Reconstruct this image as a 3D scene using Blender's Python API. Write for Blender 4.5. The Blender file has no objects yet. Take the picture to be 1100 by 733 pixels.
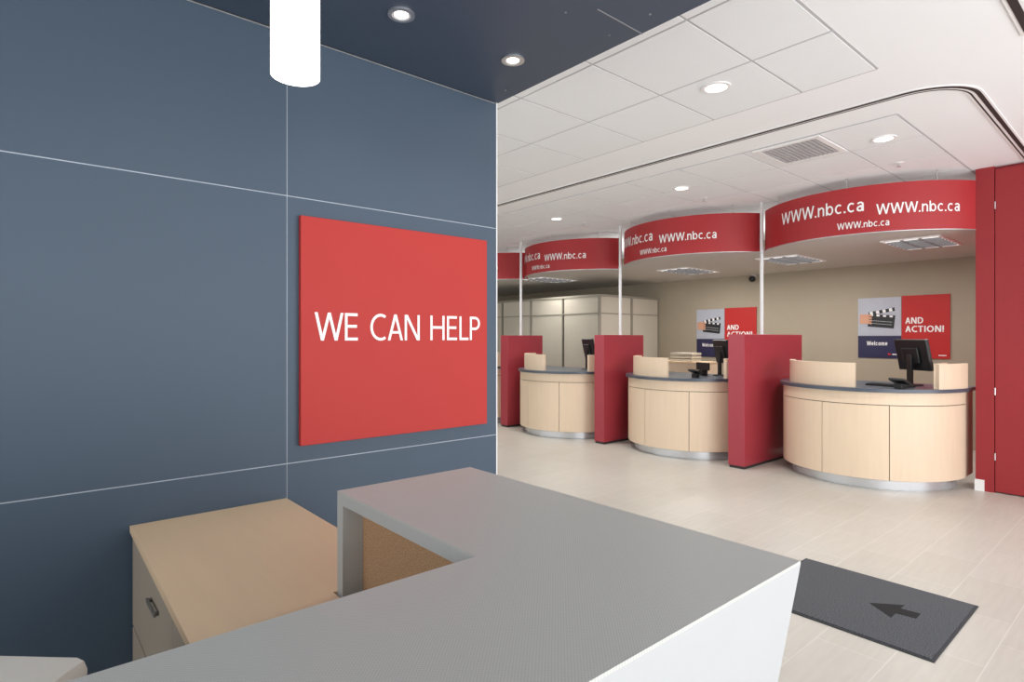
import bpy, bmesh, math, random
from mathutils import Vector, Matrix
random.seed(4)
S=bpy.context.scene; COL=S.collection
PI=math.pi; R=math.radians
H=1.5; ZC=3.16; ZL=2.585

# ---------------------------------------------------------------- materials
def srgb(r,g,b):
    def f(c):
        c/=255
        return c/12.92 if c<=0.04045 else ((c+0.055)/1.055)**2.4
    return (f(r),f(g),f(b),1)
def mat(name,c,rough=.5,metal=0,var=0,vscale=6,stretch=(1,1,1),bump=0,bscale=200,emit=0,spec=.5,hard=0):
    m=bpy.data.materials.new(name); m.use_nodes=True
    nt=m.node_tree; b=nt.nodes['Principled BSDF']
    b.inputs['Base Color'].default_value=c; b.inputs['Roughness'].default_value=rough
    b.inputs['Metallic'].default_value=metal; b.inputs['Specular IOR Level'].default_value=spec
    tc=nt.nodes.new('ShaderNodeTexCoord')
    if emit:
        b.inputs['Emission Color'].default_value=c; b.inputs['Emission Strength'].default_value=emit
    if var:
        mp=nt.nodes.new('ShaderNodeMapping'); mp.inputs['Scale'].default_value=stretch
        n=nt.nodes.new('ShaderNodeTexNoise'); n.inputs['Scale'].default_value=vscale; n.inputs['Detail'].default_value=6 if not hard else 2
        r=nt.nodes.new('ShaderNodeMix'); r.data_type='RGBA'
        r.inputs[6].default_value=tuple(max(0,x*(1-var)) for x in c[:3])+(1,)
        r.inputs[7].default_value=tuple(min(1,x*(1+var)) for x in c[:3])+(1,)
        nt.links.new(tc.outputs['Object'],mp.inputs[0]); nt.links.new(mp.outputs[0],n.inputs['Vector'])
        if hard:
            mr=nt.nodes.new('ShaderNodeMapRange'); mr.inputs[1].default_value=.5-hard; mr.inputs[2].default_value=.5+hard
            nt.links.new(n.outputs['Fac'],mr.inputs[0]); nt.links.new(mr.outputs[0],r.inputs[0])
        else: nt.links.new(n.outputs['Fac'],r.inputs[0])
        nt.links.new(r.outputs[2],b.inputs['Base Color'])
    if bump:
        n=nt.nodes.new('ShaderNodeTexNoise'); n.inputs['Scale'].default_value=bscale
        bp=nt.nodes.new('ShaderNodeBump'); bp.inputs['Strength'].default_value=bump; bp.inputs['Distance'].default_value=.002
        nt.links.new(tc.outputs['Object'],n.inputs['Vector']); nt.links.new(n.outputs['Fac'],bp.inputs['Height'])
        nt.links.new(bp.outputs[0],b.inputs['Normal'])
    return m
M={}
M['blue']=mat('blue_laminate',srgb(70,85,101),.52,var=.03,vscale=1.6,spec=.35)
M['soffit']=mat('soffit_blue',srgb(66,79,97),.45,var=.03)
M['seam']=mat('seam_pale',srgb(176,185,196),.5)
M['sign']=mat('sign_red',srgb(178,54,50),.55,var=.02,spec=.25)
M['poster_red']=mat('poster_red',srgb(190,46,44),.5,var=.02,spec=.3)
M['white']=mat('white_paint',srgb(238,238,238),.5,var=.02)
M['text']=mat('white_lettering',srgb(244,244,244),.5)
M['banner']=mat('banner_red',srgb(168,38,43),.45,var=.04)
M['red']=mat('red_panel',srgb(148,34,40),.5,var=.04)
M['divider']=mat('divider_red',srgb(162,54,66),.35,var=.04)
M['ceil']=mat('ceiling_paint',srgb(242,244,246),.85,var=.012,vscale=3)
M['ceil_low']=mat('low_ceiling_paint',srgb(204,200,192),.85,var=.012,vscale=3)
M['tilec']=mat('ceiling_tile',srgb(237,240,242),.9,var=.03,vscale=120,bump=.2,bscale=300)
M['grid']=mat('ceiling_grid',srgb(186,186,188),.6)
M['dark']=mat('dark_slot',srgb(45,42,42),.6)
M['beige']=mat('taupe_wall',srgb(170,159,140),.7,var=.03)
M['wood']=mat('maple_front',srgb(226,204,178),.45,var=.06,vscale=5,stretch=(6,6,.5))
M['woodtop']=mat('maple_top',srgb(232,204,168),.45,var=.05,vscale=4,stretch=(5,.6,1))
M['top']=mat('slate_countertop',srgb(76,84,96),.3,var=.08,vscale=40)
M['alu']=mat('brushed_aluminium',srgb(205,207,210),.3,metal=.85,var=.04)
M['kick']=mat('kick_metal',srgb(215,218,222),.25,metal=.7,var=.04)
M['post']=mat('pole_paint',srgb(222,222,224),.35)
M['black']=mat('black_plastic',srgb(24,25,28),.4)
M['grey']=mat('grey_plastic',srgb(130,132,136),.5)
M['ventback']=mat('vent_shadow_grey',srgb(140,140,140),.6)
M['cream']=mat('cream_panel',srgb(200,193,178),.8,var=.03,spec=.2)
M['frame']=mat('partition_frame',srgb(150,145,132),.6)
M['pale']=mat('pale_laminate',srgb(168,156,140),.5,var=.03)
M['handle']=mat('pull_grey',srgb(104,102,98),.5)
M['desk_white']=mat('desk_white',srgb(178,180,182),.6,var=.02,spec=.3)
M['cork']=mat('tack_fabric',srgb(190,152,116),.95,var=.3,vscale=330,bump=.4,bscale=400,hard=.15)
M['lamp']=mat('lamp_glow',(1,.98,.95,1),.5,emit=2.2)
M['pendant']=mat('pendant_glow',(1,.985,.96,1),.5,emit=3.2)
M['diff']=mat('diffuser_glow',(1,.98,.94,1),.5,emit=.9)
M['lampw']=mat('lamp_warm',(1,.9,.78,1),.5,emit=5)
M['navy']=mat('poster_navy',srgb(38,36,74),.4)
M['photo']=mat('poster_photo',srgb(180,184,196),.4,var=.15,vscale=5)
M['skin']=mat('poster_hand',srgb(214,160,130),.5)
M['machine']=mat('machine_shell',srgb(228,225,215),.4,var=.02)
M['matc']=mat('mat_pile',srgb(82,85,90),.95,var=.65,vscale=200,bump=.6,bscale=300,hard=.13)
M['matb']=mat('mat_rubber',srgb(54,56,60),.8,var=.1)
M['arrow']=mat('arrow_black',srgb(24,25,28),.9,var=.2,vscale=300)

def floor_mat():
    m=bpy.data.materials.new('floor_tile'); m.use_nodes=True; nt=m.node_tree; b=nt.nodes['Principled BSDF']
    tc=nt.nodes.new('ShaderNodeTexCoord'); br=nt.nodes.new('ShaderNodeTexBrick')
    br.inputs['Scale'].default_value=1; br.inputs['Brick Width'].default_value=.61; br.inputs['Row Height'].default_value=.305
    br.inputs['Mortar Size'].default_value=.0025; br.inputs['Mortar Smooth'].default_value=.1
    br.inputs['Color1'].default_value=srgb(206,202,193); br.inputs['Color2'].default_value=srgb(201,197,187)
    br.inputs['Mortar'].default_value=srgb(219,216,208)
    mp=nt.nodes.new('ShaderNodeMapping'); mp.inputs['Scale'].default_value=(1,10,1)
    n=nt.nodes.new('ShaderNodeTexNoise'); n.inputs['Scale'].default_value=4; n.inputs['Detail'].default_value=8
    mx=nt.nodes.new('ShaderNodeMix'); mx.data_type='RGBA'; mx.blend_type='MULTIPLY'; mx.inputs[0].default_value=.18
    nt.links.new(tc.outputs['Object'],br.inputs['Vector']); nt.links.new(tc.outputs['Object'],mp.inputs[0])
    nt.links.new(mp.outputs[0],n.inputs['Vector']); nt.links.new(br.outputs['Color'],mx.inputs[6]); nt.links.new(n.outputs['Fac'],mx.inputs[7])
    nt.links.new(mx.outputs[2],b.inputs['Base Color']); b.inputs['Roughness'].default_value=.36
    b.inputs['Specular IOR Level'].default_value=.4
    return m
M['floor']=floor_mat()
def lam_mat():
    m=bpy.data.materials.new('dotted_grey_laminate'); m.use_nodes=True; nt=m.node_tree; b=nt.nodes['Principled BSDF']
    tc=nt.nodes.new('ShaderNodeTexCoord'); sp=nt.nodes.new('ShaderNodeSeparateXYZ'); nt.links.new(tc.outputs['Object'],sp.inputs[0])
    outs=[]
    for i in range(2):
        a=nt.nodes.new('ShaderNodeMath'); a.operation='MULTIPLY'; a.inputs[1].default_value=2*PI/.006
        s=nt.nodes.new('ShaderNodeMath'); s.operation='SINE'
        nt.links.new(sp.outputs[i],a.inputs[0]); nt.links.new(a.outputs[0],s.inputs[0]); outs.append(s)
    p=nt.nodes.new('ShaderNodeMath'); p.operation='MULTIPLY'; nt.links.new(outs[0].outputs[0],p.inputs[0]); nt.links.new(outs[1].outputs[0],p.inputs[1])
    mr=nt.nodes.new('ShaderNodeMapRange'); mr.inputs[1].default_value=-1; mr.inputs[2].default_value=1
    nt.links.new(p.outputs[0],mr.inputs[0])
    mx=nt.nodes.new('ShaderNodeMix'); mx.data_type='RGBA'; mx.inputs[6].default_value=srgb(176,177,173); mx.inputs[7].default_value=srgb(200,201,196)
    nt.links.new(mr.outputs[0],mx.inputs[0]); nt.links.new(mx.outputs[2],b.inputs['Base Color'])
    b.inputs['Roughness'].default_value=.42
    return m
M['lam']=lam_mat()
M['lamedge']=mat('grey_laminate_edge',srgb(184,186,184),.45,var=.03)

# ---------------------------------------------------------------- helpers
def link(o,parent=None):
    COL.objects.link(o)
    if parent: o.parent=parent
    return o
def obj(name,bm,m,parent=None,smooth=False,loc=(0,0,0),flat=False):
    me=bpy.data.meshes.new(name)
    if not flat: bmesh.ops.recalc_face_normals(bm,faces=bm.faces)
    bm.to_mesh(me); bm.free()
    me.materials.append(m)
    if smooth:
        for p in me.polygons: p.use_smooth=True
        try: me.set_sharp_from_angle(angle=R(35))
        except Exception: pass
    o=bpy.data.objects.new(name,me); o.location=loc
    return link(o,parent)
def tag(o,label,cat,group=None,kind=None):
    o['label']=label; o['category']=cat
    if group: o['group']=group
    if kind: o['kind']=kind
    return o
def thing(name,label,cat,loc=(0,0,0),rz=0,group=None):
    o=bpy.data.objects.new(name,None); o.location=loc; o.rotation_euler=(0,0,rz); o.empty_display_size=.1
    link(o); return tag(o,label,cat,group)
def rebase(t):      # put the empty at the base centre of its parts
    parts=[c for c in COL.objects if c.parent==t]; subs=[g for g in COL.objects if g.parent in parts]
    vs=[v.co for o in parts+subs for v in o.data.vertices]
    o_=Vector(((min(v.x for v in vs)+max(v.x for v in vs))/2,(min(v.y for v in vs)+max(v.y for v in vs))/2,min(v.z for v in vs)))
    for o in parts+subs: o.data.transform(Matrix.Translation(-o_))
    t.location=o_
def struct(name,bm,m,label=None,parent=None):
    o=obj(name,bm,m,parent)
    if not parent:
        o['kind']='structure'
        o['label']=label or name; o['category']=name.split('_')[0]
    return o
def box(bm,x0,x1,y0,y1,z0,z1,bev=0,mtx=None):
    t=bmesh.new(); r=bmesh.ops.create_cube(t,size=1)
    for v in t.verts:
        v.co=Vector(((x0+x1)/2+v.co.x*(x1-x0),(y0+y1)/2+v.co.y*(y1-y0),(z0+z1)/2+v.co.z*(z1-z0)))
    if bev: bmesh.ops.bevel(t,geom=t.edges[:],offset=bev,segments=2,affect='EDGES',profile=.5)
    if mtx: t.transform(mtx)
    me=bpy.data.meshes.new('t'); t.to_mesh(me); t.free(); bm.from_mesh(me); bpy.data.meshes.remove(me)
    return bm
def bx(*a,**k):
    return box(bmesh.new(),*a,**k)
def cyl(bm,c,r,z0,z1,seg=32,r2=None,cap=True,mtx=None):
    t=bmesh.new(); bmesh.ops.create_cone(t,cap_ends=cap,segments=seg,radius1=r,radius2=r if r2 is None else r2,depth=z1-z0)
    bmesh.ops.translate(t,verts=t.verts,vec=(c[0],c[1],(z0+z1)/2))
    if mtx: t.transform(mtx)
    me=bpy.data.meshes.new('t'); t.to_mesh(me); t.free(); bm.from_mesh(me); bpy.data.meshes.remove(me)
    return bm
def prism(bm,pts,z0,z1):
    a=[bm.verts.new((x,y,z0)) for x,y in pts]; b=[bm.verts.new((x,y,z1)) for x,y in pts]
    bm.faces.new(a[::-1]); bm.faces.new(b); n=len(pts)
    for i in range(n): bm.faces.new((a[i],a[(i+1)%n],b[(i+1)%n],b[i]))
    return bm
def ap(r,phi,c=(0,0)):      # point on an arc that bulges to -x
    return (c[0]-r*math.cos(phi),c[1]+r*math.sin(phi))
def shell(bm,r0,r1,p0,p1,z0,z1,n=32,c=(0,0)):
    P=[p0+(p1-p0)*i/n for i in range(n+1)]
    vs=[[bm.verts.new((*ap(r,p,c),z)) for p in P] for r,z in ((r0,z0),(r1,z0),(r1,z1),(r0,z1))]
    for i in range(n):
        for k in range(4):
            a,b=vs[k],vs[(k+1)%4]; bm.faces.new((a[i],a[i+1],b[i+1],b[i]))
    bm.faces.new([v[0] for v in vs]); bm.faces.new([v[-1] for v in vs][::-1])
    return bm
def ring(bm,c,r0,r1,z0,z1,seg=40):
    vs=[[bm.verts.new((c[0]+r*math.cos(2*PI*i/seg),c[1]+r*math.sin(2*PI*i/seg),z)) for i in range(seg)] for r,z in ((r0,z0),(r1,z0),(r1,z1),(r0,z1))]
    for i in range(seg):
        j=(i+1)%seg
        for k in range(4):
            a,b=vs[k],vs[(k+1)%4]; bm.faces.new((a[i],a[j],b[j],b[i]))
    return bm
# a small sans-serif drawn from bars, slants and arcs (cap height 1)
def glyphs(s):
    XH=.74; q=s/2; D=PI/180
    def r(x0,y0,x1,y1): return ('q',[(x0,y0),(x1,y0),(x1,y1),(x0,y1)])
    def p(xa,ya,xb,yb,w): return ('q',[(xa-w/2,ya),(xa+w/2,ya),(xb+w/2,yb),(xb-w/2,yb)])
    def a(cx,cy,rx,ry,a0,a1): return ('a',cx,cy,rx,ry,a0*D,a1*D)
    d=s*1.06
    return {
    'W':(1.10,[p(d/2,1,.29,0,d),p(.29,0,.55,1,d),p(.55,1,.81,0,d),p(.81,0,1.10-d/2,1,d)]),
    'E':(.52,[r(0,0,s,1),r(s,0,.52,s),r(s,.5-q+.02,.48,.5+q+.02),r(s,1-s,.51,1)]),
    'L':(.48,[r(0,0,s,1),r(s,0,.48,s)]),
    'H':(.70,[r(0,0,s,1),r(.70-s,0,.70,1),r(s,.52-q,.70-s,.52+q)]),
    'N':(.70,[r(0,0,s,1),r(.70-s,0,.70,1),p(s*.7,1,.70-s*.7,0,s*1.25)]),
    'P':(.55,[r(0,0,s,1),r(s,1-s,.28,1),r(s,.43,.28,.43+s),a(.28,.715,.27-q,.285-q,-90,90)]),
    'C':(.62,[a(.44,.5,.44-q,.5-q+.01,58,302)]),
    'A':(.68,[p(d/2,0,.34,1,d),p(.34,1,.68-d/2,0,d),r(.17,.26,.51,.26+s*.9)]),
    'D':(.70,[r(0,0,s,1),r(s,1-s,.30,1),r(s,0,.30,s),a(.30,.5,.40-q,.5-q,-90,90)]),
    'T':(.60,[r(0,1-s,.60,1),r(.30-q,0,.30+q,1-s)]),
    'I':(s,[r(0,0,s,1)]),
    'O':(.80,[a(.40,.5,.40-q,.5-q+.01,0,360)]),
    '!':(s,[r(0,.28,s,1),r(0,0,s,s*1.1)]),
    '.':(s*1.1,[r(0,0,s*1.1,s*1.1)]),
    'n':(.52,[r(0,0,s,XH),a(.26+q*.5,XH-.27,.26-q*1.5,.27-q,0,165),r(.52-s,0,.52,XH-.27)]),
    'b':(.58,[r(0,0,s,1),a(.29+q*.3,XH/2,.29-q*1.3,XH/2-q+.005,0,360)]),
    'c':(.52,[a(.29,XH/2,.29-q,XH/2-q+.005,48,312)]),
    'a':(.54,[r(.50-s,0,.50,XH-.22),a(.26,XH-.22,.24-q,.22-q+.005,0,160),a(.23,.215,.225-q,.215-q+.01,0,360),r(.23,XH-.36,.50-s,XH-.36+s*.8)]),
    'e':(.54,[a(.27,XH/2,.27-q,XH/2-q+.005,0,318),r(s*.6,XH/2-q*.8,.54-s*.3,XH/2+q*.8)]),
    'l':(s,[r(0,0,s,1)]),
    'o':(.56,[a(.28,XH/2,.28-q,XH/2-q+.005,0,360)]),
    'm':(.82,[r(0,0,s,XH),a(.24,XH-.24,.24-q,.24-q,0,170),r(.48-s,0,.48,XH-.24),a(.58,XH-.24,.24-q,.24-q,0,160),r(.82-s,0,.82,XH-.24)]),
    ' ':(.26,[])}
def text_bm(text,width=None,height=None,sy=1,s=.14,gap=.12):
    G=glyphs(s); bm=bmesh.new(); x=0; LZ=.0003
    for ch in text:
        w,prims=G[ch]
        for k_,pr in enumerate(prims):
            z=k_*LZ
            if pr[0]=='q': bm.faces.new([bm.verts.new((x+px,py,z)) for px,py in pr[1]])
            else:
                _,cx,cy,rx,ry,a0,a1=pr; n=28; rows=[]
                for i in range(n+1):
                    t=a0+(a1-a0)*i/n
                    rows.append((( x+cx+(rx-s/2)*math.cos(t),cy+(ry-s/2)*math.sin(t)),(x+cx+(rx+s/2)*math.cos(t),cy+(ry+s/2)*math.sin(t))))
                va=[bm.verts.new((*q_[0],z)) for q_ in rows]; vb=[bm.verts.new((*q_[1],z)) for q_ in rows]
                for i in range(n): bm.faces.new((va[i],vb[i],vb[i+1],va[i+1]))
        g=gap
        if ch=='W' : g=gap*.45
        if ch in 'AL': g=gap*.6
        x+=w+g
    xs=[v.co.x for v in bm.verts]; W_=max(xs)-min(xs); x0=min(xs)
    k=width/W_ if width else height
    ky=height if height else k*sy
    for v in bm.verts: v.co=Vector(((v.co.x-x0-W_/2)*k,(v.co.y-.5)*ky,v.co.z))
    for f in bm.faces:
        f.normal_update()
        if f.normal.z<0: f.normal_flip()
    return bm
def remap(bm,f):
    for v in bm.verts: v.co=Vector(f(v.co))
    return bm
def dup(root,loc,label=None,rz=None):
    r=root.copy(); COL.objects.link(r); r.location=loc
    if rz is not None: r.rotation_euler=(0,0,rz)
    if label: r['label']=label
    for ch in list(root.children):
        c=ch.copy(); COL.objects.link(c); c.parent=r
        for g in list(ch.children):
            d=g.copy(); COL.objects.link(d); d.parent=c
    return r

# ---------------------------------------------------------------- setting
U0,U1,V0,V1=-3.2,9.9,-3.2,12.2
struct('floor',bx(U0,U1,V0,V1,-.1,0),M['floor'],'beige rectangular floor tiles')
struct('ceiling',bx(U0,U1,V0,V1,ZC,ZC+.1),M['ceil'],'white ceiling')
bm=bmesh.new(); bt=bmesh.new()
def grid(us,vs):
    for i in range(len(us)-1):
        for j in range(len(vs)-1):
            box(bt,us[i]+.008,us[i+1]-.008,vs[j]+.008,vs[j+1]-.008,ZC-.006,ZC+.002)
    for u in us: box(bm,u-.009,u+.009,vs[0],vs[-1],ZC-.003,ZC+.001)
    for v in vs: box(bm,us[0],us[-1],v-.009,v+.009,ZC-.0032,ZC+.001)
grid([2.0,2.66,3.35,4.04],[1.26,1.71]+[2.36+.655*i for i in range(14)])
grid([4.97,5.65,6.33,7.01,7.69],[1.42]+[1.97+.655*i for i in range(15)])
struct('trim_1',bm,M['grid'],'ceiling grid bars')
struct('trim_2',bt,M['tilec'],'square acoustic ceiling tiles')
def track(off,w,z0,z1):
    u0,v0,r=4.60,.95,.34
    path=[(u0,12.0),(u0,v0+r)]+[(u0+r-r*math.cos(a),v0+r-r*math.sin(a)) for a in [PI/2*i/18 for i in range(1,19)]]+[(7.2,v0+.03)]
    bm=bmesh.new(); L=[];Rr=[]
    for i,p in enumerate(path):
        a=Vector(path[max(i-1,0)]); b=Vector(path[min(i+1,len(path)-1)]); t=(b-a).normalized(); n=Vector((-t.y,t.x))
        L.append(Vector(p)+n*(off-w/2)); Rr.append(Vector(p)+n*(off+w/2))
    rows=[[bm.verts.new((q.x,q.y,z)) for q in s] for s,z in ((L,z0),(Rr,z0),(Rr,z1),(L,z1))]
    for i in range(len(path)-1):
        for k in range(4):
            bm.faces.new((rows[k][i],rows[k][i+1],rows[(k+1)%4][i+1],rows[(k+1)%4][i]))
    bm.faces.new([r_[0] for r_ in rows]); bm.faces.new([r_[-1] for r_ in rows])
    return bm
struct('trim_3',track(0,.085,ZC-.006,ZC+.001),M['white'],'curved white track frame in the ceiling')
struct('trim_4',track(-.016,.028,ZC-.008,ZC-.003),M['dark'],'dark slot in the curved ceiling track')
struct('trim_5',track(.022,.010,ZC-.008,ZC-.003),M['dark'],'second dark slot in the curved ceiling track')

WV=2.65; WU=2.133
struct('wall_left',bx(-3.2,WU,WV,WV+.2,0,ZC),M['white'],'partition behind the blue panels')
blue=bmesh.new(); P=.0045/2
us=[WU-1.204*i for i in range(5)]; zs=[0,.936,2.136,2.86]
for i in range(4):
    for j in range(3):
        box(blue,us[i+1]+P,us[i]-(P if i else 0),WV-.018,WV,zs[j]+(P if j else 0),zs[j+1]-(P if j<2 else 0))
struct('wall_left_panels',blue,M['blue'],'blue laminate wall panels')
bm=bmesh.new()
for u in us[1:4]: box(bm,u-P,u+P,WV-.0155,WV,0,2.86)
for z in zs[1:3]: box(bm,us[4],WU,WV-.016,WV,z-P,z+P)
struct('trim_6',bm,M['seam'],'thin pale joints between the blue wall panels')
struct('trim_7',bx(WU-.001,WU+.006,WV-.02,WV+.2,0,ZC),M['white'],'white end trim of the blue wall')
bm=bx(-3.2,WU,-1.6,WV-.035,2.86,ZC)
struct('ceiling_soffit',bm,M['soffit'],'dark blue dropped soffit over the reception desk')
struct('trim_8',bx(-3.2,WU,WV-.035,WV,2.875,ZC),M['dark'],'shadow gap between soffit and blue wall')
bm=bmesh.new()
box(bm,WU-.30,WU,1.595,1.600,2.857,2.861); box(bm,-3,WU,-.55,-.544,2.856,2.861)
for u,v in ((1.75,1.70),(2.03,1.70),(1.75,1.48),(2.03,1.48),(2.05,2.45),(2.05,.7)): cyl(bm,(u,v),.005,2.857,2.861,12)
struct('trim_9',bm,M['grey'],'joint and screw heads of the blue soffit')

struct('wall_back',bx(9.7,9.9,1.38,V1,0,ZC),M['beige'],'taupe wall behind the teller counters')
struct('wall_far',bx(-1,9.7,12.0,12.2,0,ZC),M['cream'],'far end wall')
struct('wall_right',bx(7.2,9.7,1.24,1.384,0,ZC),M['red'],'red wall end beside the last teller counter')
struct('wall_right_side',bx(7.26,7.5,-3.2,1.24,0,ZC),M['red'],'red wall')
for k,(a,b) in enumerate(((.32,1.235),(-.60,.315))):
    d=struct('door_%d'%(k+1),bx(7.205,7.25,a,b,.012,ZC-.03,bev=.002),M['red'],'tall red pocket door')
    for z in (.35,.98,2.78):
        h=bmesh.new(); cyl(h,(7.199,b-.001),.006,z-.035,z+.035,12); obj('hinge',h,M['alu'],d,True)
struct('baseboard_right',bx(7.185,7.2,1.315,1.39,0,.11),M['white'],'short white baseboard at the foot of the red wall end')

BAN=[(7.77,2.46),(7.66,4.54),(7.76,6.84),(7.70,8.94)]
BR=1.22; PL,PR=R(50),R(-62); BT=3.05
pts=[]
for c in reversed(BAN):
    for i in range(17): pts.append(ap(BR-.03,PL+(PR-PL)*i/16,c))
pts=[(9.7,12.0),(6.9,12.0)]+pts+[(7.22,1.39),(9.7,1.39)]
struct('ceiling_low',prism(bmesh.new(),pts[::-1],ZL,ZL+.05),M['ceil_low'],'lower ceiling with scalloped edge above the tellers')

# ---------------------------------------------------------------- ceiling fixtures
dl=thing('downlight','round recessed downlight in the outer white ceiling nearest the blue soffit','ceiling light',(3.52,2.04,ZC-.006),group='round downlights in the white ceiling')
obj('trim_ring',ring(bmesh.new(),(0,0),.070,.092,-.008,.0),M['white'],dl,True)
obj('lens',cyl(bmesh.new(),(0,0),.071,-.005,-.001),M['lamp'],dl)
for p,l in (((5.48,1.66),'round recessed downlight above the teller counter beside the red wall'),
            ((5.60,3.66),'round recessed downlight in front of the middle curved banner'),
            ((5.72,5.73),'round recessed downlight farthest away, beside the blue wall edge')):
    dup(dl,(p[0],p[1],ZC-.006),l)
sd=thing('soffit_downlight','chrome rimmed downlight in blue soffit, nearer the pendant lamp','ceiling light',(1.236,2.158,2.86),group='chrome downlights in the blue soffit')
obj('trim_ring',ring(bmesh.new(),(0,0),.040,.056,-.007,0),M['alu'],sd,True)
obj('reflector',ring(bmesh.new(),(0,0),.029,.041,-.004,0),M['white'],sd,True)
obj('bulb',cyl(bmesh.new(),(0,0),.030,-.004,-.001,24),M['lampw'],sd)
dup(sd,(1.853,2.157,2.86),'chrome rimmed downlight in blue soffit, nearer the corner of the blue wall')
def slats(name,w,l,n,m,parent,z=-.006):
    b=bmesh.new()
    for i in range(n):
        y=-w/2+w*(i+.5)/n
        box(b,-l/2,l/2,y-.012,y+.012,z-.006,z+.004)
    return obj(name,b,m,parent)
vt=thing('ceiling_vent','square louvred air vent in the white ceiling before the right banner','vent',(5.27,2.25,ZC-.006))
fr=bmesh.new(); box(fr,-.3,.3,-.28,-.235,-.014,0); box(fr,-.3,.3,.235,.28,-.014,0); box(fr,-.3,-.255,-.235,.235,-.014,0); box(fr,.255,.3,-.235,.235,-.014,0)
obj('frame',fr,M['white'],vt); obj('backing',bx(-.255,.255,-.235,.235,-.003,0),M['ventback'],vt)
slats('louvre',.46,.51,12,M['grid'],vt)
sl=thing('slot_diffuser','dark linear slot vent in the ceiling at the top right','vent',(3.6,.57,ZC))
obj('frame',bx(-.9,.60,-.035,.035,-.008,0),M['white'],sl); obj('slot',bx(-.88,.58,-.018,.018,-.011,-.001),M['dark'],sl)
tf=thing('louvre_light','rectangular louvred ceiling light under the right banner','ceiling light',(7.87,2.0,ZL),group='louvred lights in the lower ceiling')
fr=bmesh.new(); box(fr,-.47,.47,-.28,-.255,-.012,0); box(fr,-.47,.47,.255,.28,-.012,0); box(fr,-.47,-.445,-.255,.255,-.012,0); box(fr,.445,.47,-.255,.255,-.012,0)
obj('frame',fr,M['white'],tf); obj('diffuser',bx(-.445,.445,-.255,.255,-.003,-.001),M['diff'],tf)
b=bmesh.new()
for i in range(1,7): box(b,-.445+.89*i/7-.006,-.445+.89*i/7+.006,-.255,.255,-.022,-.003)
for i in range(1,3): box(b,-.445,.445,-.255+.51*i/3-.006,-.255+.51*i/3+.006,-.022,-.003)
obj('louvre',b,M['grey'],tf)
for p,l in (((8.19,3.61),'rectangular louvred ceiling light behind the middle banner'),((8.3,5.3),'rectangular louvred ceiling light behind the third banner from the right'),
            ((7.6,7.8),'rectangular louvred ceiling light farthest back above the cream partition')):
    dup(tf,(p[0],p[1],ZL),l)
sp=thing('sprinkler_head','small white sprinkler head in the ceiling above the right banner','sprinkler',(6.35,1.80,ZC),group='ceiling sprinklers')
obj('rosette',cyl(bmesh.new(),(0,0),.035,-.012,0,24,r2=.042),M['white'],sp,True)
b=cyl(bmesh.new(),(0,0),.009,-.04,-.012,12); cyl(b,(0,0),.02,-.045,-.04,16); obj('nozzle',b,M['alu'],sp,True)
dup(sp,(6.2,3.75,ZC),'small white sprinkler head in the ceiling above the middle banner')
dup(sp,(6.25,5.7,ZC),'small white sprinkler head above the third banner from the right')
cam_=thing('dome_camera','small dark security camera high on the taupe wall','security camera',(9.7,4.9,2.52))
obj('bracket',bx(-.06,0,-.03,.03,0,.065,bev=.004),M['white'],cam_)
b=bmesh.new(); bmesh.ops.create_uvsphere(b,u_segments=24,v_segments=12,radius=.055); bmesh.ops.translate(b,verts=b.verts,vec=(-.08,0,-.01)); obj('dome',b,M['black'],cam_,True)

# ---------------------------------------------------------------- banners
def banner():
    t=thing('curved_banner','red curved banner with three web addresses beside the red wall','banner',(*BAN[0],0),group='red curved banners above the tellers')
    obj('panel',shell(bmesh.new(),BR-.02,BR,PL,PR,2.57,BT,48),M['banner'],t,True)
    obj('edge_strip',shell(bmesh.new(),BR-.024,BR+.003,PL,PR,2.562,2.57,48),M['alu'],t,True)
    for a in (35,-6,-44):
        x,y=ap(BR-.03,R(a)); b=cyl(bmesh.new(),(x,y),.004,BT-.05,ZC,12); cyl(b,(x,y),.014,ZC-.006,ZC,16); obj('hanger_rod',b,M['alu'],t,True)
    for w,ph,z,h in ((.92,8,2.86,.132),(.74,-36,2.795,.106),(.46,-13,2.66,.068)):
        tb=text_bm('WWW.nbc.ca',width=w,height=h,s=.125)
        def f(c,ph=ph,z=z):
            p=R(ph)-c.x/BR; q=ap(BR+.004+c.z,p); return (q[0],q[1],z+c.y)
        obj('lettering',remap(tb,f),M['text'],t,flat=True)
    return t
bn=banner()
for c,l,dr in zip(BAN[1:],('red curved banner between the two nearest poles','red curved banner left of the middle pole, third from the right','red curved banner mostly hidden by the blue wall'),(19,18,18)):
    n=dup(bn,(*c,0),l)
    for ch in COL.objects:
        if ch.parent==n and ch.name.startswith('lettering'): ch.rotation_euler=(0,0,-R(dr))

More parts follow.
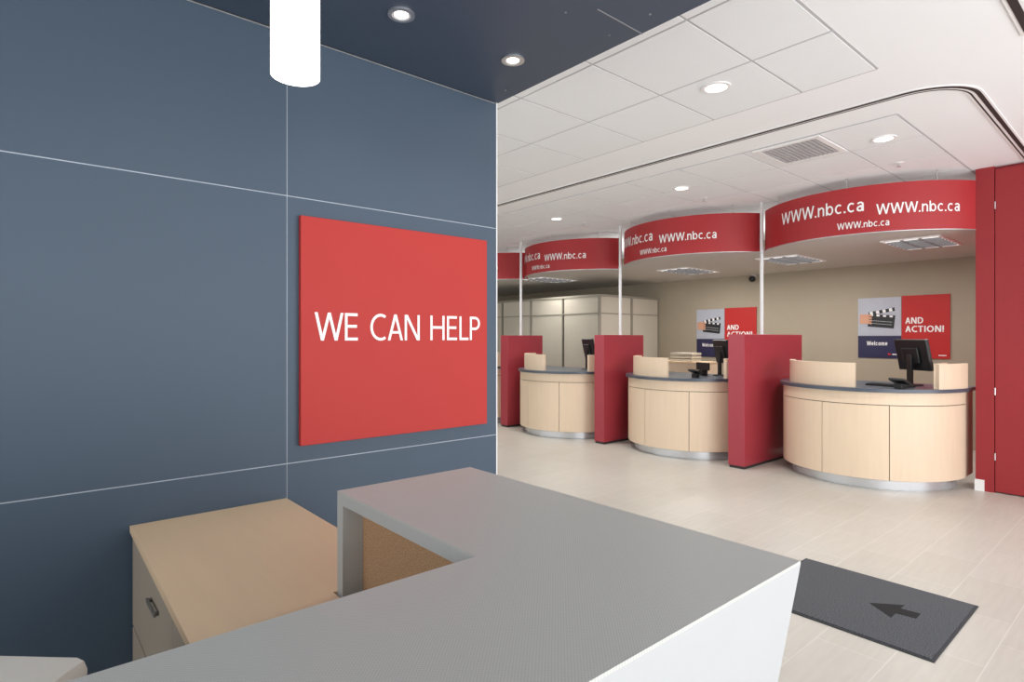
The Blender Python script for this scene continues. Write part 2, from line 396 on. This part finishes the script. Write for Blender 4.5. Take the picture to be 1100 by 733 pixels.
# ---------------------------------------------------------------- teller counters
def counter():
    t=thing('teller_counter','half round maple teller counter beside the red wall','counter',(7.2,2.35,0),group='half round teller counters')
    a=R(90)
    obj('kick_plate',shell(bmesh.new(),.77,.79,-a,a,0,.10,48),M['kick'],t,True)
    c=shell(bmesh.new(),.80,.85,-a,a,.10,.965,48); box(c,0,.28,.80,.85,.10,.965); box(c,0,.28,-.85,-.80,.10,.965)
    obj('carcass',c,M['dark'],t,True)
    ed=[-90,-29,11,50,90]
    for i in range(4):
        obj('front_panel',shell(bmesh.new(),.85,.868,R(ed[i])+.004,R(ed[i+1])-.004,.105,.835,18),M['wood'],t,True)
    obj('apron',shell(bmesh.new(),.85,.868,-a,a,.842,.962,48),M['wood'],t,True)
    obj('side_panel',bx(0,.28,.851,.866,.105,.962),M['wood'],t); obj('side_panel',bx(0,.28,-.866,-.851,.105,.962),M['wood'],t)
    pts=[ap(.902,-a+2*a*i/48) for i in range(49)]+[(.30,.902),(.30,-.902)]
    obj('countertop',prism(bmesh.new(),pts,.965,1.0),M['top'],t)
    obj('privacy_screen',shell(bmesh.new(),.75,.80,R(-9),R(78),1.0,1.245,32),M['wood'],t,True)
    obj('privacy_screen',shell(bmesh.new(),.85,.89,R(-88),R(-58),1.0,1.245,12),M['wood'],t,True)
    obj('screen_return',bx(-.45,-.08,-.735,-.705,1.0,1.245),M['wood'],t)
    return t
ct=counter()
CN=[(7.24,2.335),(7.05,4.43),(6.90,6.52),(6.88,8.62)]
ct.location=(*CN[0],0)
for c,l in zip(CN[1:],('half round maple teller counter between the two nearest red dividers','half round maple teller counter third from the right','half round maple teller counter almost hidden behind the blue wall')):
    dup(ct,(*c,0),l)
DH=1.54
for i,(u0,u1,v0,v1,l) in enumerate(((6.30,7.80,3.30,3.50,'red divider panel left of the rightmost teller counter'),(6.29,7.20,5.365,5.54,'red divider panel in the middle of the row, second from the right'),(6.27,7.08,7.44,7.62,'red divider panel farthest left beside the blue wall edge'))):
    t=thing('divider_panel',l,'divider',((u0+u1)/2,(v0+v1)/2,0),group='red dividers between the tellers')
    hu,hv=(u1-u0)/2,(v1-v0)/2
    obj('panel',bx(-hu,hu,-hv,hv,.03,DH,bev=.004),M['divider'],t)
    obj('plinth',bx(-hu+.01,hu-.01,-hv+.01,hv-.01,0,.03),M['dark'],t)
for i,(u,v,l) in enumerate(((6.95,3.42,'white pole rising from the rightmost red divider'),(6.77,5.46,'white pole rising from the middle red divider'),(6.66,7.54,'white pole rising from the farthest red divider'))):
    t=thing('ceiling_pole',l,'pole',(u,v,DH),group='poles between the banners')
    obj('tube',cyl(bmesh.new(),(0,0),.021,.006,ZC-DH,20),M['post'],t,True)
    obj('base_flange',cyl(bmesh.new(),(0,0),.04,0,.008,24),M['alu'],t,True)
    obj('collar',cyl(bmesh.new(),(0,0),.028,2.52-DH,2.55-DH,24),M['alu'],t,True)

# ---------------------------------------------------------------- computers
def monitor(loc,rz,label,w=.40,h=.31):
    t=thing('computer_monitor',label,'monitor',loc,rz,'black monitors on the teller counters')
    tilt=Matrix.Translation((0,0,.32))@Matrix.Rotation(R(-12),4,'Y')
    obj('screen_housing',bx(-.02,.02,-w/2,w/2,-h/2,h/2,bev=.008,mtx=tilt),M['black'],t)
    obj('rear_cover',bx(-.045,-.018,-w/4,w/4,-h/4,h/4,bev=.01,mtx=tilt),M['black'],t)
    obj('display',bx(.019,.0215,-w/2+.02,w/2-.02,-h/2+.02,h/2-.02,mtx=tilt),M['grey'],t)
    obj('neck',bx(-.055,-.025,-.03,.03,.01,.32,bev=.004),M['black'],t)
    obj('base',cyl(bmesh.new(),(-.02,0),.11,0,.014,32,r2=.10),M['black'],t,True)
    return t
monitor((7.18,1.90,1.001),R(-34),'black monitor on the counter beside the red wall',.42,.33)
monitor((7.06,4.00,1.001),R(-34),'black monitor on the counter between the two nearest dividers',.40,.31)
monitor((6.84,6.13,1.001),R(-25),'black monitor on the third counter from the right',.40,.33)
def keyboard(loc,rz,label):
    t=thing('keyboard',label,'keyboard',loc,rz)
    obj('body',bx(-.075,.075,-.21,.21,0,.018,bev=.004),M['black'],t)
    b=bmesh.new()
    for i in range(5):
        for j in range(14): box(b,-.065+i*.026,-.044+i*.026,-.20+j*.0286,-.175+j*.0286,.018,.024)
    obj('key_block',b,M['black'],t)
keyboard((6.85,2.02,1.001),R(-15),'black keyboard in front of the monitor beside the red wall')
def keypad(loc,rz,label):
    t=thing('card_terminal',label,'card terminal',loc,rz,'customer card terminals')
    obj('stand',bx(-.03,.03,-.04,.04,0,.05,bev=.004),M['black'],t)
    mt=Matrix.Translation((0,0,.07))@Matrix.Rotation(R(25),4,'Y')
    obj('body',bx(-.06,.06,-.08,.08,-.012,.012,bev=.006,mtx=mt),M['black'],t)
    obj('display',bx(-.05,-.01,-.06,.06,-.001,.0015,mtx=mt@Matrix.Translation((0,0,.0125))),M['grey'],t)
keypad((6.60,1.86,1.001),R(-20),'small black card terminal on the counter beside the red wall')
keypad((6.50,4.05,1.001),R(-20),'small black card terminal on the counter between the two nearest dividers')
t=thing('counter_sign','small black sign block standing on the second counter from the right','counter sign',(6.95,4.22,1.001),R(-28))
obj('plate',bx(-.012,.012,-.15,.15,.07,.17,bev=.003),M['black'],t); obj('foot',bx(-.04,.04,-.05,.05,0,.07,bev=.003),M['black'],t)
t=thing('storage_cabinet','maple cabinet standing behind the second teller counter from the right','cabinet',(8.3,5.35,0))
obj('body',bx(-.22,.22,-.45,.45,0,1.095,bev=.004),M['wood'],t); obj('cabinet_top',bx(-.23,.23,-.46,.46,1.095,1.12,bev=.003),M['woodtop'],t)
t=thing('paper_tray','cream stacked paper tray on the maple cabinet behind the second counter','paper tray',(8.3,5.35,1.12))
for k in range(3): obj('tray',bx(-.14,.14,-.20,.20,k*.05,.036+k*.05,bev=.004),M['cream'],t)
obj('divider_post',bx(.12,.135,-.02,.02,0,.136),M['cream'],t)

# ---------------------------------------------------------------- posters
BX=9.6995
def on_back(c,v,z,d=0): return (BX-d-c.z,v-c.x,z+c.y)
def emblem(t,v,z):
    e=obj('emblem',prism(bmesh.new(),[(-.02,-.02),(.03,0),(-.02,.02)],0,.002),M['poster_red'] if t.name.startswith('campaign') else M['text'],t)
    e.data.transform(Matrix.Translation((BX-.019,v,z))@Matrix(((0,0,-1,0),(-1,0,0,0),(0,1,0,0),(0,0,0,1))))
    obj('emblem_line',bx(BX-.020,BX-.014,v-.11,v-.035,z-.008,z+.006),M['text'],t)
def posters(vl,vm,vr,zt,zm,zb,lab):
    t=thing('campaign_poster','poster with film clapper picture above navy welcome strip, '+lab,'poster',group='clapper posters')
    obj('picture',bx(BX-.014,BX,vm+.006,vl,zm,zt),M['photo'],t)
    w=vl-vm; cx=(vl+vm)/2; cz=(zt+zm)/2
    b=bmesh.new()
    m0=Matrix.Translation((BX-.017,cx-.03,cz-.03))@Matrix.Rotation(R(6),4,'X')
    box(b,-.003,.003,-.17,.17,-.13,.06,mtx=m0)
    m1=Matrix.Translation((BX-.017,cx-.03,cz+.07))@Matrix.Rotation(R(-10),4,'X')
    box(b,-.003,.003,-.17,.17,-.02,.03,mtx=m1); obj('clapper',b,M['black'],t)
    b=bmesh.new()
    for k in range(4):
        box(b,-.001,.001,-.14+k*.085,-.10+k*.085,-.018,.028,mtx=Matrix.Translation((BX-.021,cx-.03,cz+.07))@Matrix.Rotation(R(-10),4,'X'))
        box(b,-.001,.001,-.14+k*.085,-.10+k*.085,.03,.055,mtx=Matrix.Translation((BX-.021,cx-.03,cz-.03))@Matrix.Rotation(R(6),4,'X'))
    for k in range(2): box(b,-.001,.001,-.14,.14,-.04-k*.04,-.037-k*.04,mtx=Matrix.Translation((BX-.021,cx-.03,cz-.03))@Matrix.Rotation(R(6),4,'X'))
    obj('clapper_stripes',b,M['text'],t)
    b=bmesh.new()
    for k in range(4):
        box(b,-.003,.003,-.075,.075,-.014,.014,bev=.002,mtx=Matrix.Translation((BX-.022,cx+.17,cz-.08+k*.033))@Matrix.Rotation(R(14-4*k),4,'X'))
    box(b,-.003,.003,-.06,.06,-.07,.07,bev=.002,mtx=Matrix.Translation((BX-.019,cx+.20,cz-.03)))
    obj('hand_picture',b,M['skin'],t)
    obj('welcome_strip',bx(BX-.014,BX,vm+.006,vl,zb,zm-.002),M['navy'],t)
    obj('lettering',remap(text_bm('Welcome',width=w*.48,height=.062,s=.18),lambda c:on_back(c,cx+.03,zb+(zm-zb)*.66,.017)),M['text'],t,flat=True)
    emblem(t,vm+.15,zb+.06)
    rebase(t)
    r=thing('slogan_poster','red poster reading AND ACTION, '+lab,'poster',group='red slogan posters')
    obj('sheet',bx(BX-.018,BX,vr,vm,zb+.01,zt+.01),M['poster_red'],r)
    w=vm-vr
    obj('lettering',remap(text_bm('AND',width=w*.38,height=.088,s=.17),lambda c:on_back(c,vm-w*.27,(zt+zb)/2+.10,.021)),M['text'],r,flat=True)
    obj('lettering',remap(text_bm('ACTION!',width=w*.80,height=.088,s=.17),lambda c:on_back(c,vm-w*.48,(zt+zb)/2-.02,.021)),M['text'],r,flat=True)
    obj('fine_print',bx(BX-.020,BX-.017,vr+.04,vr+.13,zb+.05,zb+.062),M['text'],r)
    rebase(r)
posters(3.275,2.707,2.137,2.09,1.53,1.20,'near the red wall')
posters(6.01,5.445,4.86,2.02,1.48,1.15,'above the second teller counter')

# ---------------------------------------------------------------- office partition
t=thing('office_partition','cream panelled office enclosure with grey frames behind the left tellers','partition')
pu,pv,pz=7.90,6.85,2.27
v=pv
while v<11.3:
    obj('panel',bx(pu+.01,pu+.05,v+.03,v+.87,.08,1.93),M['cream'],t); obj('panel',bx(pu+.01,pu+.05,v+.03,v+.87,1.95,pz-.03),M['cream'],t)
    obj('frame_post',bx(pu-.003,pu+.06,v-.0,v+.022,0,pz),M['frame'],t); v+=.90
u=pu+.06
while u<9.5:
    w=min(.88,9.69-u-.0)
    obj('panel',bx(u+.0,u+w-.03,pv+.01,pv+.05,.08,1.93),M['cream'],t); obj('panel',bx(u,u+w-.03,pv+.01,pv+.05,1.95,pz-.03),M['cream'],t)
    obj('frame_post',bx(u+w-.025,u+w,pv-.003,pv+.06,0,pz),M['frame'],t); u+=w+.04
b=bmesh.new(); box(b,pu-.008,pu+.06,pv,v,pz-.03,pz+.01); box(b,pu,9.69,pv-.008,pv+.06,pz-.03,pz+.01)
box(b,pu-.002,pu+.055,pv,v,1.93,1.95); box(b,pu,9.69,pv-.002,pv+.055,1.93,1.95); box(b,pu,pu+.05,pv,v,0,.08); box(b,pu,9.69,pv,pv+.05,0,.08)
obj('rail',b,M['frame'],t)
rebase(t)

# ---------------------------------------------------------------- floor mat
mt=thing('floor_mat','dark grey entrance mat with black arrow on the tiles beside the reception desk','mat',(3.65,1.235,0))
obj('rubber_border',bx(-.43,.43,-.465,.465,0,.006,bev=.002),M['matb'],mt)
obj('pile',bx(-.415,.415,-.45,.45,.004,.010),M['matc'],mt)
ar=prism(bmesh.new(),[(-.015,-.285),(.065,-.285),(.055,-.195),(.115,-.195),(0,-.06),(-.105,-.195),(-.03,-.195)],.009,.0115)
obj('arrow',ar,M['arrow'],mt)

# ---------------------------------------------------------------- reception desk
ZT=1.07
d=thing('reception_desk','grey topped L shaped reception counter with white sloping front','reception desk')
VF,VB,UE,UI,VE=.49,.915,1.152,.69,1.56; UL=-1.3
obj('desk_top',prism(bmesh.new(),[(UL,VF),(UE,VF),(UE,VE),(UI,VE),(UI,VB),(UL,VB)],ZT-.006,ZT),M['lam'],d)
bm=bmesh.new()
def wedge(bm,u0,u1,prof):
    a=[bm.verts.new((u0,y,z)) for y,z in prof]; b=[bm.verts.new((u1,y,z)) for y,z in prof]
    bm.faces.new(a); bm.faces.new(b[::-1]); n=len(prof)
    for i in range(n): bm.faces.new((a[i],a[(i+1)%n],b[(i+1)%n],b[i]))
wedge(bm,UL,UE,[(VF,ZT-.006),(VF+.004,ZT-.03),(.68,0),(.72,0),(.72,ZT-.05),(VB,ZT-.05),(VB,ZT-.006)])
obj('front_panel',bm,M['desk_white'],d)
obj('return_side',bx(1.125,UE,VF+.22,VE,0,ZT-.006),M['desk_white'],d)
bm=bx(UI,1.125,VB,VE,ZT-.035,ZT-.006); box(bm,UI,1.125,VE-.035,VE,0,ZT-.035)
obj('end_frame',bm,M['lamedge'],d)
obj('tack_panel',bx(.75,.78,VB-.1,VE-.035,.10,ZT-.035),M['cork'],d)
obj('end_leg',bx(UL,UL+.04,.70,VB,0,ZT-.05),M['lamedge'],d)
rebase(d)

# ---------------------------------------------------------------- low cabinet
cb=thing('low_cabinet','maple topped low office cabinet with drawers against the blue wall','cabinet')
CU0,CU1,CV0,CV1=.335,.925,1.57,WV-.022; CZ=.784; CN0=1.13
obj('cabinet_top',prism(bmesh.new(),[(CU0-.03,CN0),(.682,CN0),(.682,CV0),(CU1,CV0),(CU1,CV1),(CU0,CV1)],CZ-.025,CZ),M['woodtop'],cb)
obj('body',prism(bmesh.new(),[(CU0+.03,CN0+.01),(.672,CN0+.01),(.672,CV0+.01),(CU1-.01,CV0+.01),(CU1-.01,CV1-.005),(CU0+.03,CV1-.005)],0,CZ-.025),M['frame'],cb)
for a,b_ in ((CN0+.01,1.88),(1.885,CV1-.01)):
    for j in range(2):
        z0=.06+j*.35
        dr=obj('drawer',bx(CU0+.008,CU0+.03,a,b_,z0,z0+.34,bev=.002),M['pale'],cb)
        m_=(a+b_)/2-.10
        h=bx(CU0-.008,CU0-.001,m_-.07,m_+.07,z0+.225,z0+.24,bev=.002)
        for e in (-.06,.06): box(h,CU0-.004,CU0+.010,m_+e-.005,m_+e+.005,z0+.227,z0+.238)
        obj('handle',h,M['handle'],dr)
rebase(cb)

# ---------------------------------------------------------------- small machine lower left
mc=thing('office_machine','cream rounded top of a floor standing office machine at the lower left','office machine',(-.12,1.46,0),R(-43))
obj('body',bx(-.22,.16,-.20,.14,0,.79,bev=.02),M['machine'],mc)
obj('lid',bx(-.235,.19,-.215,.155,.795,.865,bev=.03),M['machine'],mc,True)
obj('seam_band',bx(-.215,.155,-.195,.135,.78,.80),M['dark'],mc)
obj('paper_slot',bx(-.13,.08,-.02,0.0,.864,.867),M['dark'],mc)

# ---------------------------------------------------------------- wall sign
sg=thing('wall_sign','square red wall sign reading WE CAN HELP on the blue wall','sign')
obj('board',bx(.980,2.043,WV-.045,WV-.0185,1.012,2.052,bev=.002),M['sign'],sg)
obj('lettering',remap(text_bm('WE CAN HELP',width=.948,height=.130,s=.105,gap=.13),lambda c:(1.517+c.x,WV-.0465-c.z,1.552+c.y)),M['text'],sg,flat=True)
rebase(sg)

# ---------------------------------------------------------------- pendant
pd=thing('pendant_lamp','glowing white cylinder pendant lamp hanging from the blue soffit','pendant lamp',(.624,1.70,2.262))
obj('shade',cyl(bmesh.new(),(0,0),.068,0,.48,48),M['pendant'],pd,True)
obj('cap',cyl(bmesh.new(),(0,0),.0695,.48,.495,48),M['alu'],pd,True)
obj('cord',cyl(bmesh.new(),(0,0),.003,.495,.585,10),M['black'],pd)
obj('canopy',cyl(bmesh.new(),(0,0),.05,.580,.598,32),M['alu'],pd,True)

# ---------------------------------------------------------------- lights
W=bpy.data.worlds.new('World'); S.world=W; W.use_nodes=True
bg=W.node_tree.nodes['Background']; bg.inputs[0].default_value=(.98,.99,1,1); bg.inputs[1].default_value=1.95
def lamp(kind,loc,e,**k):
    l=bpy.data.lights.new('lamp',kind); l.energy=e
    for a,b_ in k.items():
        if a!='rot': setattr(l,a,b_)
    o=bpy.data.objects.new('lamp_'+kind.lower(),l); o.location=loc
    if 'rot' in k: o.rotation_euler=k['rot']
    COL.objects.link(o); return o
for x,y,e in ((3.52,2.04,60),(5.48,1.66,55),(5.60,3.66,80),(5.72,5.73,120),(5.8,7.9,120)):  # last spot has no fixture, added to brighten the far end
    lamp('SPOT',(x,y,ZC-.05),e,spot_size=R(140),spot_blend=.9,shadow_soft_size=.1,color=(1,.98,.95))
for x,y in ((1.236,2.158),(1.853,2.157)):
    lamp('SPOT',(x,y,2.84),10,spot_size=R(120),spot_blend=1,shadow_soft_size=.05,color=(1,.96,.92))
# spots without fixtures, added left of the pendant to lighten the lower wall
for x,y in ((.0,1.75),(-1.0,1.75)):
    lamp('SPOT',(x,y,2.84),20,spot_size=R(130),spot_blend=1,shadow_soft_size=.1,color=(1,.97,.94))
for x,y in ((7.87,2.0),(8.19,3.61),(8.3,5.3)):
    lamp('AREA',(x,y,ZL-.04),24,shape='RECTANGLE',size=.85,size_y=.5,color=(1,.98,.95))
lamp('AREA',(7.6,7.8,ZL-.04),14,shape='RECTANGLE',size=.85,size_y=.5,color=(1,.98,.95))
# hidden area lamps added above the lower ceiling to lighten the dark gap
for y in (2.6,4.6,6.6,8.6):
    lamp('AREA',(8.3,y,2.72),10,shape='RECTANGLE',size=1.2,size_y=1.4,rot=(PI,0,0),color=(1,.98,.96))
# area lamp added for daylight from unseen windows, tilted up to brighten the ceiling
lamp('AREA',(3.0,-3.1,1.3),205,shape='RECTANGLE',size=9,size_y=2.4,rot=(R(110),0,0),color=(.98,.99,1))
S.view_settings.view_transform='Standard'
S.view_settings.look='None'

# ---------------------------------------------------------------- camera
cd=bpy.data.cameras.new('camera'); cd.lens=36*625/1100; cd.sensor_width=36; cd.shift_y=-3.5/1100; cd.clip_start=.02
c=bpy.data.objects.new('camera',cd); c.location=(0,0,H); c.rotation_euler=(R(90),0,-math.atan2(.6504,.7596)); COL.objects.link(c); S.camera=c
